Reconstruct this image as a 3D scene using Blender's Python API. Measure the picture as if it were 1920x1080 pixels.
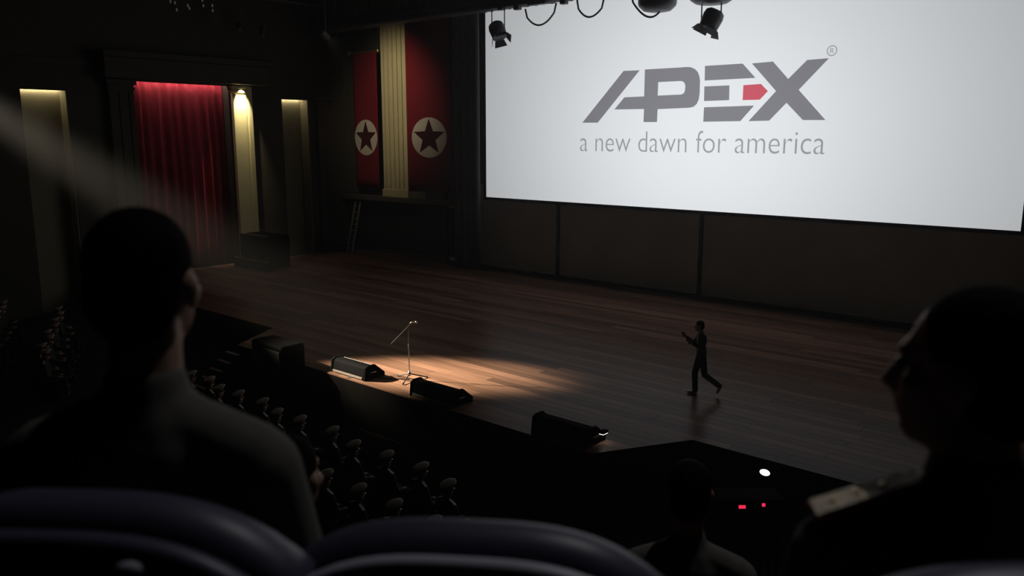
import bpy, bmesh, math, random
from mathutils import Vector, Matrix, Euler
random.seed(7)
for o in list(bpy.data.objects): bpy.data.objects.remove(o)
SC = bpy.context.scene
COL = SC.collection
PI = math.pi
def rad(a): return a*PI/180

# ------------------------------------------------------------------ camera
# world: X runs along the projection screen, +Y goes from the hall to the screen, stage floor is z = 0
FPX = 1534.0; EYE = 6.0; HEAD = rad(48.8); PITCH = math.atan(282/FPX)
CAM = Vector((0, 0, EYE))
FH = Vector((-math.cos(HEAD), math.sin(HEAD), 0)); RT = Vector((math.sin(HEAD), math.cos(HEAD), 0))
FW = FH*math.cos(PITCH) + Vector((0, 0, -math.sin(PITCH))); UP = RT.cross(FW)
cd = bpy.data.cameras.new('camera'); cam = bpy.data.objects.new('camera', cd); COL.objects.link(cam)
cam.location = CAM
cam.rotation_euler = Matrix((RT, UP, -FW)).transposed().to_euler()
cd.sensor_width = 36; cd.lens = 36*FPX/1920
cd.clip_start = 0.05; cd.clip_end = 300
cd.dof.use_dof = True; cd.dof.focus_distance = 22; cd.dof.aperture_fstop = 2.6
SC.camera = cam
def ray(x, y): return FW + RT*((x-960)/FPX) - UP*((y-540)/FPX)
def on_y(x, y, Y): d = ray(x, y); return CAM + d*((Y-CAM.y)/d.y)
def on_x(x, y, X): d = ray(x, y); return CAM + d*((X-CAM.x)/d.x)
def on_z(x, y, Z): d = ray(x, y); return CAM + d*((Z-CAM.z)/d.z)
def at(x, y, t): return CAM + ray(x, y)*t

# ------------------------------------------------------------------ world: dark hall filled with thin haze
w = bpy.data.worlds.new('world'); SC.world = w; w.use_nodes = True
wn = w.node_tree.nodes; wl = w.node_tree.links; wn.clear()
wo = wn.new('ShaderNodeOutputWorld'); wb = wn.new('ShaderNodeBackground')
wb.inputs[0].default_value = (0, 0, 0, 1); wb.inputs[1].default_value = 0
wl.new(wb.outputs[0], wo.inputs[0])
HAZE = 0.0013
wv = wn.new('ShaderNodeVolumeScatter'); wv.inputs['Color'].default_value = (0.97, 0.98, 1, 1)
wv.inputs['Density'].default_value = HAZE; wv.inputs['Anisotropy'].default_value = 0.55
wl.new(wv.outputs[0], wo.inputs[1])
SC.view_settings.view_transform = 'Standard'; SC.view_settings.look = 'None'
SC.view_settings.exposure = 0.0; SC.view_settings.gamma = 1.0; SC.view_settings.use_curve_mapping = False

def spot(name, loc, tgt, power, col, size, blend, radius):
    l = bpy.data.lights.new(name, 'SPOT'); l.energy = power; l.color = col
    l.spot_size = rad(size); l.spot_blend = blend; l.shadow_soft_size = radius
    o = bpy.data.objects.new(name, l); COL.objects.link(o); o.location = loc
    o.rotation_euler = (Vector(tgt)-Vector(loc)).to_track_quat('-Z', 'Y').to_euler()
    return o
FOLLOW = Vector((-29.0, 5.5, 9.1)); POOL = Vector((-15.25, 13.7, 0))
spot('follow_spot_light', FOLLOW, POOL, 138000, (1.0, 0.86, 0.63), 11.5, 1.0, 0.30)

# ------------------------------------------------------------------ materials
MATS = {}
def mat(name, col, rough=0.6, var=0.25, scale=8.0, spec=0.5, metal=0.0, bump=0.0, stretch=(1, 1, 1), rnd=0.0, emit=None, es=0):
    if name in MATS: return MATS[name]
    m = bpy.data.materials.new(name); m.use_nodes = True; MATS[name] = m
    n = m.node_tree.nodes; l = m.node_tree.links; b = n['Principled BSDF']
    tc = n.new('ShaderNodeTexCoord'); mp = n.new('ShaderNodeMapping'); mp.inputs['Scale'].default_value = stretch
    nz = n.new('ShaderNodeTexNoise'); nz.inputs['Scale'].default_value = scale; nz.inputs['Detail'].default_value = 5
    l.new(tc.outputs['Object'], mp.inputs[0]); l.new(mp.outputs[0], nz.inputs[0])
    mx = n.new('ShaderNodeMix'); mx.data_type = 'RGBA'
    mx.inputs[6].default_value = (*[c*(1-var) for c in col], 1); mx.inputs[7].default_value = (*[min(1, c*(1+var)) for c in col], 1)
    l.new(nz.outputs[0], mx.inputs[0]); last = mx.outputs[2]
    if rnd:
        oi = n.new('ShaderNodeObjectInfo'); mr = n.new('ShaderNodeMapRange')
        mr.inputs[3].default_value = 1-rnd; mr.inputs[4].default_value = 1+rnd
        l.new(oi.outputs['Random'], mr.inputs[0])
        mm = n.new('ShaderNodeMix'); mm.data_type = 'RGBA'; mm.blend_type = 'MULTIPLY'; mm.inputs[0].default_value = 1
        l.new(last, mm.inputs[6]); l.new(mr.outputs[0], mm.inputs[7]); last = mm.outputs[2]
    l.new(last, b.inputs['Base Color'])
    b.inputs['Roughness'].default_value = rough; b.inputs['Metallic'].default_value = metal
    b.inputs['Specular IOR Level'].default_value = spec
    if bump:
        bp = n.new('ShaderNodeBump'); bp.inputs['Strength'].default_value = bump; bp.inputs['Distance'].default_value = 0.01
        l.new(nz.outputs[0], bp.inputs['Height']); l.new(bp.outputs[0], b.inputs['Normal'])
    if emit:
        b.inputs['Emission Color'].default_value = (*emit, 1); b.inputs['Emission Strength'].default_value = es
    return m
def emitter(name, col, s):
    if name in MATS: return MATS[name]
    m = bpy.data.materials.new(name); m.use_nodes = True; MATS[name] = m
    n = m.node_tree.nodes; n.clear(); o = n.new('ShaderNodeOutputMaterial'); e = n.new('ShaderNodeEmission')
    e.inputs[0].default_value = (*col, 1); e.inputs[1].default_value = s
    m.node_tree.links.new(e.outputs[0], o.inputs[0]); return m
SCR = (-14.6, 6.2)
def screen_mat(name, col, graded=True):  # projection hot spot painted into the emission, dimming from centre to edges
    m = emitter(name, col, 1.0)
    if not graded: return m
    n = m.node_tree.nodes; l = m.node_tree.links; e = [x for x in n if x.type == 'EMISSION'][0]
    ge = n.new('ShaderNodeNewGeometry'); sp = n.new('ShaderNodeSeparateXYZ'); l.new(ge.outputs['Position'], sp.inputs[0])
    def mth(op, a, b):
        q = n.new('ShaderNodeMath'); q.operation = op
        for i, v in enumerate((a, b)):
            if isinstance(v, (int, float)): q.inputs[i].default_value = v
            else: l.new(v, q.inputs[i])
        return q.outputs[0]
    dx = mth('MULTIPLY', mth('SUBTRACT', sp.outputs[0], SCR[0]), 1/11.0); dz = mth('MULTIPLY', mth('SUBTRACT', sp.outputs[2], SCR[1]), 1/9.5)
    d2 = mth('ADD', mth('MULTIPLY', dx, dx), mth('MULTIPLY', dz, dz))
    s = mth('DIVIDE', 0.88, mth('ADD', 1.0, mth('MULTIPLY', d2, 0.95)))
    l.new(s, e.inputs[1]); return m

M_black = mat('black_fabric', (0.018, 0.018, 0.019), 0.9, 0.3, 4, 0.2)
M_blackpaint = mat('black_paint', (0.002, 0.002, 0.0025), 0.8, 0.3, 6, 0.02)
M_drape = mat('black_drape', (0.16, 0.155, 0.15), 0.95, 0.3, 4, 0.1)
M_lampblack = mat('lamp_metal', (0.075, 0.077, 0.085), 0.45, 0.2, 9, 0.5)
M_fascia = mat('stage_fascia', (0.0022, 0.002, 0.002), 0.9, 0.4, 3, 0.02)
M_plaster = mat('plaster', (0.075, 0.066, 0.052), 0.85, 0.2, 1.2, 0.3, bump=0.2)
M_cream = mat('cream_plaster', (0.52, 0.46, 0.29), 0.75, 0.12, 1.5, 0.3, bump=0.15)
M_niche = mat('niche_plaster', (0.26, 0.23, 0.15), 0.85, 0.12, 1.5, 0.2)
M_backpanel = mat('back_flat_canvas', (0.74, 0.79, 0.72), 0.9, 0.18, 0.7, 0.2, bump=0.2)
M_curtain = mat('red_velvet', (0.35, 0.032, 0.048), 0.85, 0.25, 3, 0.25)
M_banner = mat('red_banner_cloth', (0.15, 0.007, 0.014), 0.9, 0.15, 3, 0.2)
M_disc = mat('white_cloth', (0.55, 0.50, 0.46), 0.9, 0.08, 5, 0.2)
M_star = mat('banner_star_cloth', (0.045, 0.005, 0.008), 0.9, 0.1, 5, 0.2)
M_brass = mat('brass', (0.55, 0.40, 0.17), 0.35, 0.15, 9, 0.5, metal=0.9)
M_chrome = mat('chrome', (0.62, 0.60, 0.57), 0.28, 0.08, 20, 0.5, metal=1.0)
M_wood = mat('stage_wood', (0.155, 0.085, 0.058), 0.30, 0.55, 2.2, 0.02, stretch=(0.35, 5, 5), rnd=0.42)
M_woodbase = mat('stage_base', (0.012, 0.008, 0.006), 0.8, 0.3, 2)
M_tread = mat('stair_tread', (0.62, 0.56, 0.50), 0.5, 0.3, 4)
M_carpet = mat('hall_carpet', (0.018, 0.010, 0.010), 0.95, 0.4, 6, 0.1)
M_ceil = mat('ceiling_plaster', (0.03, 0.029, 0.028), 0.9, 0.2, 1, 0.2)
M_skin = mat('skin', (0.42, 0.26, 0.18), 0.5, 0.1, 14, 0.4)
M_hair = mat('black_hair', (0.004, 0.0035, 0.0035), 0.8, 0.4, 60, 0.04, bump=0.5)
M_uniform = mat('olive_uniform', (0.035, 0.032, 0.022), 0.8, 0.25, 20, 0.25, bump=0.1)
M_trousers = mat('dark_trousers', (0.010, 0.010, 0.013), 0.85, 0.25, 18, 0.2)
M_khaki = mat('khaki_uniform', (0.125, 0.12, 0.105), 0.85, 0.2, 20, 0.15, bump=0.1)
M_seathighlight = mat('seat_highlight', (0.55, 0.55, 0.62), 0.4, 0.1, 8, 0.5)  # pale colour standing in for highlights on the seat backs
M_suit = mat('dark_suit', (0.028, 0.026, 0.026), 0.8, 0.25, 16, 0.25)
M_shirt = mat('pale_shirt', (0.42, 0.40, 0.36), 0.8, 0.08, 14, 0.3)
M_shoe = mat('shoe_leather', (0.30, 0.29, 0.28), 0.25, 0.15, 12, 0.6)
M_captop = mat('cap_cloth', (0.46, 0.39, 0.30), 0.75, 0.12, 18, 0.3)
M_capband = mat('cap_red_band', (0.20, 0.012, 0.016), 0.7, 0.1, 18, 0.3)
M_visor = mat('patent_visor', (0.006, 0.006, 0.006), 0.15, 0.1, 6, 0.6)
M_board = mat('silver_braid', (0.85, 0.80, 0.72), 0.4, 0.2, 60, 0.5, metal=0.3)
M_goldboard = mat('gold_braid', (0.95, 0.70, 0.50), 0.45, 0.3, 60, 0.5, metal=0.1, bump=0.6)
M_redtrim = mat('red_trim', (0.55, 0.03, 0.04), 0.6, 0.1, 18, 0.3)
M_eye = mat('dark_eye', (0.01, 0.008, 0.007), 0.1, 0.1, 10, 0.6)
M_seat = mat('navy_vinyl', (0.065, 0.065, 0.10), 0.45, 0.2, 5, 0.5, bump=0.05)
M_seatcloth = mat('stalls_seat_cloth', (0.03, 0.008, 0.009), 0.9, 0.3, 9, 0.2)
M_rubber = mat('rubber', (0.01, 0.01, 0.01), 0.7, 0.2, 9)
M_grille = mat('speaker_grille', (0.014, 0.014, 0.015), 0.5, 0.5, 90, 0.5)
M_trim = mat('pale_edge_trim', (0.14, 0.12, 0.105), 0.5, 0.15, 6)
M_alu = mat('ladder_aluminium', (0.5, 0.47, 0.44), 0.45, 0.15, 10, 0.5, metal=0.5)
M_cable = mat('cable_rubber', (0.32, 0.34, 0.35), 0.6, 0.15, 10)

# ------------------------------------------------------------------ mesh helpers
def tag(o, label=None, cat=None, group=None, kind=None):
    if label: o['label'] = label
    if cat: o['category'] = cat
    if group: o['group'] = group
    if kind: o['kind'] = kind
    return o
def obj(name, bm, m, parent=None, smooth=False):
    me = bpy.data.meshes.new(name)
    bmesh.ops.recalc_face_normals(bm, faces=bm.faces)
    bm.to_mesh(me); bm.free()
    return mesh_obj(name, me, m, parent, smooth)
def mesh_obj(name, me, m, parent=None, smooth=False):
    if m and not me.materials: me.materials.append(m)
    if smooth: me.polygons.foreach_set('use_smooth', [True]*len(me.polygons))
    o = bpy.data.objects.new(name, me); COL.objects.link(o)
    if parent: o.parent = parent
    return o
def empty(name, loc=(0, 0, 0), rz=0, scale=1.0):
    o = bpy.data.objects.new(name, None); COL.objects.link(o); o.location = loc; o.rotation_euler = (0, 0, rz); o.scale = (scale,)*3
    o.empty_display_size = 0.1; return o
def kids(o): return [c for c in bpy.data.objects if c.parent == o]
def copy_tree(o, parent=None, ch=None):
    c = o.copy(); COL.objects.link(c); c.parent = parent
    for k in kids(o): copy_tree(k, c)
    return c
def B(): return bmesh.new()
def box(bm, x0, x1, y0, y1, z0, z1, bev=0.0):
    r = bmesh.ops.create_cube(bm, size=1); vs = r['verts']
    for v in vs: v.co = Vector(((x0+x1)/2+v.co.x*(x1-x0), (y0+y1)/2+v.co.y*(y1-y0), (z0+z1)/2+v.co.z*(z1-z0)))
    if bev:
        es = list({e for v in vs for e in v.link_edges})
        bmesh.ops.bevel(bm, geom=es, offset=bev, segments=2, affect='EDGES', profile=0.6)
    return bm
def prism(bm, pts, axis, a, b):
    # polygon pts (2-D) extruded along axis from a to b
    def P3(p, v):
        if axis == 'x': return (v, p[0], p[1])
        if axis == 'y': return (p[0], v, p[1])
        return (p[0], p[1], v)
    A = [bm.verts.new(P3(p, a)) for p in pts]; Bv = [bm.verts.new(P3(p, b)) for p in pts]; n = len(pts)
    bm.faces.new(A); bm.faces.new(Bv[::-1])
    for i in range(n): bm.faces.new((A[i], A[(i+1) % n], Bv[(i+1) % n], Bv[i]))
    return bm
def frame_of(d):
    d = d.normalized(); a = Vector((0, 0, 1)) if abs(d.z) < 0.9 else Vector((1, 0, 0))
    u = d.cross(a).normalized(); return d, u, d.cross(u)
def tube(bm, pts, r, seg=8, caps=True):
    pts = [Vector(p) for p in pts]; rs = r if isinstance(r, (list, tuple)) else [r]*len(pts); rings = []
    for i, p in enumerate(pts):
        d = (pts[min(i+1, len(pts)-1)]-pts[max(i-1, 0)])
        _, u, v = frame_of(d)
        if rings and u.dot(lu) < 0: u, v = -u, -v
        lu = u
        rings.append([bm.verts.new(p+u*rs[i]*math.cos(2*PI*k/seg)+v*rs[i]*math.sin(2*PI*k/seg)) for k in range(seg)])
    for a, b in zip(rings, rings[1:]):
        for k in range(seg): bm.faces.new((a[k], a[(k+1) % seg], b[(k+1) % seg], b[k]))
    if caps: bm.faces.new(rings[0][::-1]); bm.faces.new(rings[-1])
    return bm
def lathe(bm, prof, c=(0, 0, 0), axis=(0, 0, 1), seg=20, sx=1, sy=1):
    # prof: list of (radius, height) along axis
    d, u, v = frame_of(Vector(axis)); c = Vector(c); rings = []
    for r, h in prof:
        rings.append([bm.verts.new(c+d*h+u*r*sx*math.cos(2*PI*k/seg)+v*r*sy*math.sin(2*PI*k/seg)) for k in range(seg)])
    for a, b in zip(rings, rings[1:]):
        for k in range(seg): bm.faces.new((a[k], a[(k+1) % seg], b[(k+1) % seg], b[k]))
    bm.faces.new(rings[0][::-1]); bm.faces.new(rings[-1]); return bm
def ell(bm, c, r, rot=None, seg=14):
    res = bmesh.ops.create_uvsphere(bm, u_segments=seg, v_segments=max(6, seg*2//3), radius=1)
    R = Euler(rot).to_matrix() if rot else Matrix.Identity(3)
    for v in res['verts']: v.co = R @ Vector((v.co.x*r[0], v.co.y*r[1], v.co.z*r[2])) + Vector(c)
def cone(bm, p0, p1, r0, r1, seg=12):
    p0, p1 = Vector(p0), Vector(p1); d = (p1-p0).normalized(); L = (p1-p0).length
    pr = []
    for k in range(5): a = PI/2*(1-k/4); pr.append((max(r0*math.cos(a), 1e-4), -r0*math.sin(a)))
    for k in range(5): a = PI/2*k/4; pr.append((max(r1*math.cos(a), 1e-4), L+r1*math.sin(a)))
    lathe(bm, pr, p0, d, seg)
def blob(name, fn, voxel, m, parent=None, smooth_it=4):
    # fn(bm) fills a bmesh with overlapping closed shapes; they are fused into one continuous skin
    bm = B(); fn(bm); bmesh.ops.recalc_face_normals(bm, faces=bm.faces)
    me = bpy.data.meshes.new('tmp'); bm.to_mesh(me); bm.free()
    t = bpy.data.objects.new('tmp', me); COL.objects.link(t)
    r = t.modifiers.new('r', 'REMESH'); r.mode = 'VOXEL'; r.voxel_size = voxel
    s = t.modifiers.new('s', 'SMOOTH'); s.factor = 0.5; s.iterations = smooth_it
    bpy.context.view_layer.update()
    dg = bpy.context.evaluated_depsgraph_get()
    out = bpy.data.meshes.new_from_object(t.evaluated_get(dg)); out.name = name
    bpy.data.objects.remove(t); bpy.data.meshes.remove(me)
    out.materials.clear()
    return mesh_obj(name, out, m, parent, True)

# ================================================================== SETTING
FRONT, REAR, WALL, LEFTW = 12.27, 14.20, 27.80, -36.0
FL, FR, BL, BR = -21.5, -8.7, -22.6, -7.6           # thrust: front corners and rear corners
HALLZ = -1.2
# stage platform and its boards
bm = B()
out = [(LEFTW, WALL+.5), (LEFTW, REAR), (BL, REAR), (FL, FRONT), (FR, FRONT), (BR, REAR), (4, REAR), (4, WALL+.5)]
prism(bm, out, 'z', HALLZ, -0.032)
stage = tag(obj('stage_platform', bm, M_fascia), 'dark fronted wooden stage platform with a forward apron below the screen', 'stage', kind='structure')
ROWS = 49; PW = (WALL-REAR)/ROWS; gap = 0.007; LEN = 7.8
def plank_mesh(L):
    b = B(); box(b, 0, L-gap, gap/2, PW-gap/2, -0.03, 0.0); me = bpy.data.meshes.new('plank'); bmesh.ops.recalc_face_normals(b, faces=b.faces); b.to_mesh(me); b.free(); me.materials.append(M_wood); return me
pm = plank_mesh(LEN)
for r in range(ROWS):
    x = LEFTW - random.random()*LEN*0.8
    while x < 4:
        x0, x1 = max(x, LEFTW), min(x+LEN, 4)
        if x1-x0 > 0.2:
            o = bpy.data.objects.new('plank', pm); COL.objects.link(o); o.parent = stage
            o.location = (x0, REAR+r*PW, 0); o.scale = ((x1-x0)/LEN, 1, 1)
        x += LEN
n = 7; pw2 = (REAR-FRONT)/n
for r in range(n):
    y0, y1 = FRONT+r*pw2, FRONT+(r+1)*pw2
    def ends(y): t = (y-FRONT)/(REAR-FRONT); return FL+(BL-FL)*t, FR+(BR-FR)*t
    cut = -15+random.uniform(-4, 4)
    (a0, b0), (a1, b1) = ends(y0), ends(y1)
    for q0, q1, q2, q3 in ((a0, cut-gap, cut-gap, a1), (cut, b0, b1, cut)):
        bm = B(); prism(bm, [(q0, y0+gap/2), (q1, y0+gap/2), (q2, y1-gap/2), (q3, y1-gap/2)], 'z', -0.03, 0.0)
        obj('plank', bm, M_wood, stage)
# hall floor, ceiling
bm = B(); box(bm, -46, 14, -12, WALL+1, HALLZ-0.3, HALLZ)
tag(obj('floor', bm, M_carpet), 'dark carpeted floor of the hall in front of the stage', 'floor', kind='structure')
bm = B(); box(bm, -46, 14, -12, WALL+1.4, 17.0, 17.4)
tag(obj('ceiling', bm, M_ceil), 'dark ceiling above hall and stage', 'ceiling', kind='structure')
# left wall with two niches and the curtained bay
bm = B(); T = 1.0
N1 = (on_x(37, 166, LEFTW).y, on_x(125, 166, LEFTW).y); N2 = (on_x(528, 188, LEFTW).y, on_x(578, 188, LEFTW).y)
BAY = (16.45, 20.9); NH = 7.87; BH = 8.38
ys = [-12, N1[0], N1[1], BAY[0], BAY[1], N2[0], N2[1], WALL+1]
tops = [None, NH, None, BH, None, NH, None]
for i, t in enumerate(tops):
    if t is None: box(bm, LEFTW-T, LEFTW, ys[i], ys[i+1], HALLZ, 17)
    else:
        box(bm, LEFTW-0.14, LEFTW, ys[i], ys[i+1], t, 17)
        box(bm, LEFTW-T, LEFTW-0.14, ys[i], ys[i+1], t+0.5, 17)
wl_ = tag(obj('wall_left', bm, M_plaster), 'dark plaster side wall with two niches and a curtained bay', 'wall', kind='structure')
for a, b in (N1, N2):
    bm = B(); box(bm, LEFTW-T-0.2, LEFTW-T+0.35, a-0.2, b+0.2, HALLZ, NH+0.7)
    obj('niche_back', bm, M_niche, wl_)
    bm = B(); box(bm, LEFTW-T+.35, LEFTW-0.02, b-0.06, b, HALLZ, NH+0.45); obj('niche_jamb', bm, M_niche, wl_)
bm = B(); box(bm, LEFTW-T-0.3, LEFTW-T, BAY[0]-0.2, BAY[1]+0.2, HALLZ, BH+0.7); obj('bay_back', bm, M_plaster, wl_)
def pilaster(parent, name, m, x0, x1, y0, y1, z0, z1, axis, nfl):
    # shaft with raised fillets between flutes plus a stepped capital and base
    bm = B()
    if axis == 'x':   # face looks to +X, fillets run along z, spread over y
        box(bm, x0, x1-0.05, y0, y1, z0, z1); wdt = (y1-y0)/(2*nfl+1)
        for k in range(nfl+1): box(bm, x1-0.06, x1, y0+2*k*wdt, y0+(2*k+1)*wdt, z0+0.3, z1-0.5, 0.012)
        box(bm, x0, x1+0.05, y0-0.05, y1+0.05, z1-0.42, z1-0.30, 0.02); box(bm, x0, x1+0.10, y0-0.1, y1+0.1, z1-0.2, z1, 0.03); box(bm, x0, x1+0.08, y0-0.06, y1+0.06, z0, z0+0.3, 0.02)
    else:             # face looks to -Y
        box(bm, x0, x1, y0+0.07, y1, z0, z1); wdt = (x1-x0)/(2*nfl+1)
        for k in range(nfl+1): box(bm, x0+2*k*wdt, x0+(2*k+1)*wdt, y0, y0+0.08, z0+0.4, z1-0.6, 0.015)
        box(bm, x0-0.05, x1+0.05, y0-0.03, y1, z1-0.5, z1-0.36, 0.02); box(bm, x0-0.1, x1+0.1, y0-0.08, y1, z1-0.22, z1, 0.03); box(bm, x0-0.06, x1+0.06, y0-0.08, y1, z0, z0+0.4, 0.03)
    return obj(name, bm, m, parent)
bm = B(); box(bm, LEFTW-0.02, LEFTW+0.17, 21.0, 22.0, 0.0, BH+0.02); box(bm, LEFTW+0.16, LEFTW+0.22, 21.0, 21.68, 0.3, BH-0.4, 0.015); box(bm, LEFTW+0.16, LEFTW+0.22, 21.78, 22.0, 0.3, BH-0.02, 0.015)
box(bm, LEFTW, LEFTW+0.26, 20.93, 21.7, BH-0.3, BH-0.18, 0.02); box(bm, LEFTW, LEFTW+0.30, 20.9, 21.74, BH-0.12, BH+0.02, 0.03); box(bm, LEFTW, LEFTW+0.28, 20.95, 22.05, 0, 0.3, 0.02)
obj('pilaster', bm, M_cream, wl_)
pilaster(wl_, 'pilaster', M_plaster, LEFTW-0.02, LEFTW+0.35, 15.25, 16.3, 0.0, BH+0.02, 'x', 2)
pilaster(wl_, 'pilaster', M_plaster, LEFTW-0.02, LEFTW+0.25, 25.75, 26.45, 0.0, NH+0.2, 'x', 1)
bm = B(); box(bm, LEFTW-0.01, LEFTW+0.75, 15.0, 22.7, BH+0.06, BH+0.9, 0.03); box(bm, LEFTW-0.01, LEFTW+0.95, 14.9, 22.8, BH+0.9, BH+1.15, 0.03)
obj('cornice', bm, M_plaster, wl_)
bm = B(); box(bm, LEFTW-0.01, LEFTW+0.12, 8, 14.7, BH+0.5, BH+0.75, 0.02); obj('moulding', bm, M_plaster, wl_)
bm = B(); box(bm, LEFTW-0.01, LEFTW+0.12, 22.9, 27.6, BH+0.5, BH+0.75, 0.02); obj('moulding', bm, M_plaster, wl_)
# steps in front of the side wall on the stage
st = empty('side_steps', (-34.2, 20.6, 0))
tag(st, 'low dark platform with two pale edged steps below the cream pilaster', 'steps')
for x0, x1, y0, y1, z in ((-1.2, 1.1, 0.1, 1.3, 1.5), (-1.0, 1.75, -0.4, 0.1, 0.42)):
    bm = B(); box(bm, x0, x1, y0, y1, 0.0, z); o = obj('step', bm, M_fascia, st)
    bm = B(); box(bm, x0, x1, y0-0.02, y0+0.10, z, z+0.03); obj('nosing', bm, M_trim, o)
# back wall with canvas flats
bm = B(); box(bm, LEFTW-1, 6, WALL, WALL+0.5, HALLZ, 17)
wb_ = tag(obj('wall_back', bm, M_plaster), 'dark back wall of the stage behind the screen', 'wall', kind='structure')
px = [-28.4, -21.6, -14.8, 5.6]
for a, b in zip(px, px[1:]):
    bm = B(); box(bm, a+0.08, b-0.08, WALL-0.10, WALL+0.01, 0.12, 3.9, 0.01); obj('canvas_flat', bm, M_backpanel, wb_)
for a in px[:-1]:
    bm = B(); box(bm, a-0.06, a+0.06, WALL-0.18, WALL+0.01, 0.0, 3.9, 0.01); obj('post', bm, M_black, wb_)
bm = B(); box(bm, -28.4, 5.6, WALL-0.14, WALL+0.01, 0.0, 0.11, 0.01); obj('skirting', bm, M_black, wb_)
ZT = 12.5
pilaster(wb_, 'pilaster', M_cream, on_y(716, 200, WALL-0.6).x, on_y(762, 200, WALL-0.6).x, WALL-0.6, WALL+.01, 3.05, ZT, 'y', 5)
pilaster(wb_, 'pilaster', M_plaster, -36.0, -35.62, WALL-0.45, WALL+.01, 3.05, ZT, 'y', 1)
pilaster(wb_, 'pilaster', M_plaster, -27.9, -27.2, WALL-0.45, WALL+.01, 3.05, ZT, 'y', 2)
bm = B(); box(bm, LEFTW, -26.9, WALL-0.7, WALL+.01, 2.8, 3.05, 0.03); obj('ledge', bm, M_plaster, wb_)
bm = B(); box(bm, LEFTW, -26.9, WALL-0.12, WALL+.01, 0.3, 2.7, 0.03); obj('dado_panel', bm, M_black, wb_)

# ================================================================== SCREEN
SY = 27.39; SX0 = on_y(911, 200, SY).x; SX1 = on_y(1918, 400, SY).x; SZ0 = 3.34; SZ1 = 11.75
scr = empty('projection_screen', ((SX0+SX1)/2, SY, SZ0))
tag(scr, 'huge bright white projection screen with grey lettering above the stage', 'screen')
def wob(name, bm, m, parent):      # mesh in world coordinates under a parent that sits elsewhere
    o = obj(name, bm, m, parent); o.matrix_parent_inverse = Matrix.Translation(-Vector(parent.location)); return o
bm = B(); box(bm, SX0, SX1, SY, SY+0.02, SZ0, SZ1)
wob('screen_surface', bm, screen_mat('screen_hot_spot', (0.945, 0.975, 1.0)), scr)
bm = B()
for a in ((SX0-0.12, SX1+0.12, SZ0-0.12, SZ0), (SX0-0.12, SX1+0.12, SZ1, SZ1+0.12), (SX0-0.12, SX0, SZ0, SZ1), (SX1, SX1+0.12, SZ0, SZ1)):
    box(bm, a[0], a[1], SY-0.05, SY+0.12, a[2], a[3])
box(bm, SX0, SX1, SY+0.03, SY+0.12, SZ0, SZ1)
wob('screen_frame', bm, M_black, scr)
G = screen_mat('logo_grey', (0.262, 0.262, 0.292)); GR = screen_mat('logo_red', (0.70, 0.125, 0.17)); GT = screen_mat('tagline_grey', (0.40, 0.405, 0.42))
def lp(cx, cy, Y=SY-0.012):
    return on_y(1060+cx/3.4286, 60+cy/3.4286, Y)
def flat(name, loops, m, parent):
    bm = B(); es = []
    for lo in loops:
        vs = [bm.verts.new(lp(*p)) for p in lo]
        es += [bm.edges.new((vs[i], vs[(i+1) % len(vs)])) for i in range(len(vs))]
    bmesh.ops.triangle_fill(bm, use_beauty=True, use_dissolve=False, edges=es)
    r = bmesh.ops.extrude_face_region(bm, geom=list(bm.faces))
    for v in [g for g in r['geom'] if isinstance(g, bmesh.types.BMVert)]: v.co.y -= 0.006
    return wob(name, bm, m, parent)
flat('letter_slash', [[(110, 583), (375, 250), (478, 246), (208, 583)]], G, scr)
flat('letter_p', [[(316, 498), (380, 420), (507, 414), (512, 241), (740, 228), (775, 225), (805, 226), (832, 237), (852, 258), (862, 285), (866, 315), (863, 400), (857, 435), (845, 462), (825, 480), (798, 487), (593, 496), (589, 579), (503, 579), (506, 495)],
                  [(597, 322), (742, 315), (758, 319), (768, 330), (772, 350), (769, 378), (762, 394), (745, 402), (594, 409)]], G, scr)
flat('letter_e_top_bar', [[(898, 218), (1140, 203), (1222, 295), (896, 312)]], G, scr)
flat('letter_e_middle_bar', [[(894, 350), (1055, 343), (1053, 438), (892, 444)]], G, scr)
tag(flat('letter_e_arrow', [[(1145, 342), (1258, 334), (1302, 380), (1250, 435), (1140, 438)]], GR, scr), 'red arrow shaped bar')
flat('letter_e_bottom_bar', [[(892, 484), (1213, 473), (1125, 573), (887, 577)]], G, scr)
flat('letter_x', [[(1200, 202), (1335, 190), (1433, 302), (1555, 180), (1695, 168), (1500, 372), (1672, 566), (1527, 566), (1422, 455), (1310, 570), (1178, 573), (1355, 380)]], G, scr)
def text_mesh(s, x0, x1, z0, z1, m, name, parent, thin=0.0):
    cu = bpy.data.curves.new(name, 'FONT'); cu.body = s; cu.size = 1; cu.offset = thin; cu.fill_mode = 'FRONT'
    t = bpy.data.objects.new('tmp', cu); COL.objects.link(t); bpy.context.view_layer.update()
    me = bpy.data.meshes.new_from_object(t.evaluated_get(bpy.context.evaluated_depsgraph_get())); bpy.data.objects.remove(t)
    xs = [v.co.x for v in me.vertices]; zs = [v.co.y for v in me.vertices]
    a, b, c, d = min(xs), max(xs), min(zs), max(zs)
    for v in me.vertices:
        v.co = Vector((x0+(v.co.x-a)/(b-a)*(x1-x0), SY-0.015, z0+(v.co.y-c)/(d-c)*(z1-z0)))
    me.materials.clear()
    o = mesh_obj(name, me, m, parent); o.matrix_parent_inverse = Matrix.Translation(-Vector(parent.location)); return o
base = on_y(1090, 283, SY).z
tl = text_mesh('a new dawn for america', on_y(1088, 282, SY).x, on_y(1547, 287, SY).x, base-0.01, on_y(1217, 246, SY).z, GT, 'tagline', scr, -0.012)
bm = B(); bm.from_mesh(tl.data); bm.verts.ensure_lookup_table(); seen = set(); isl = []
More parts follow.
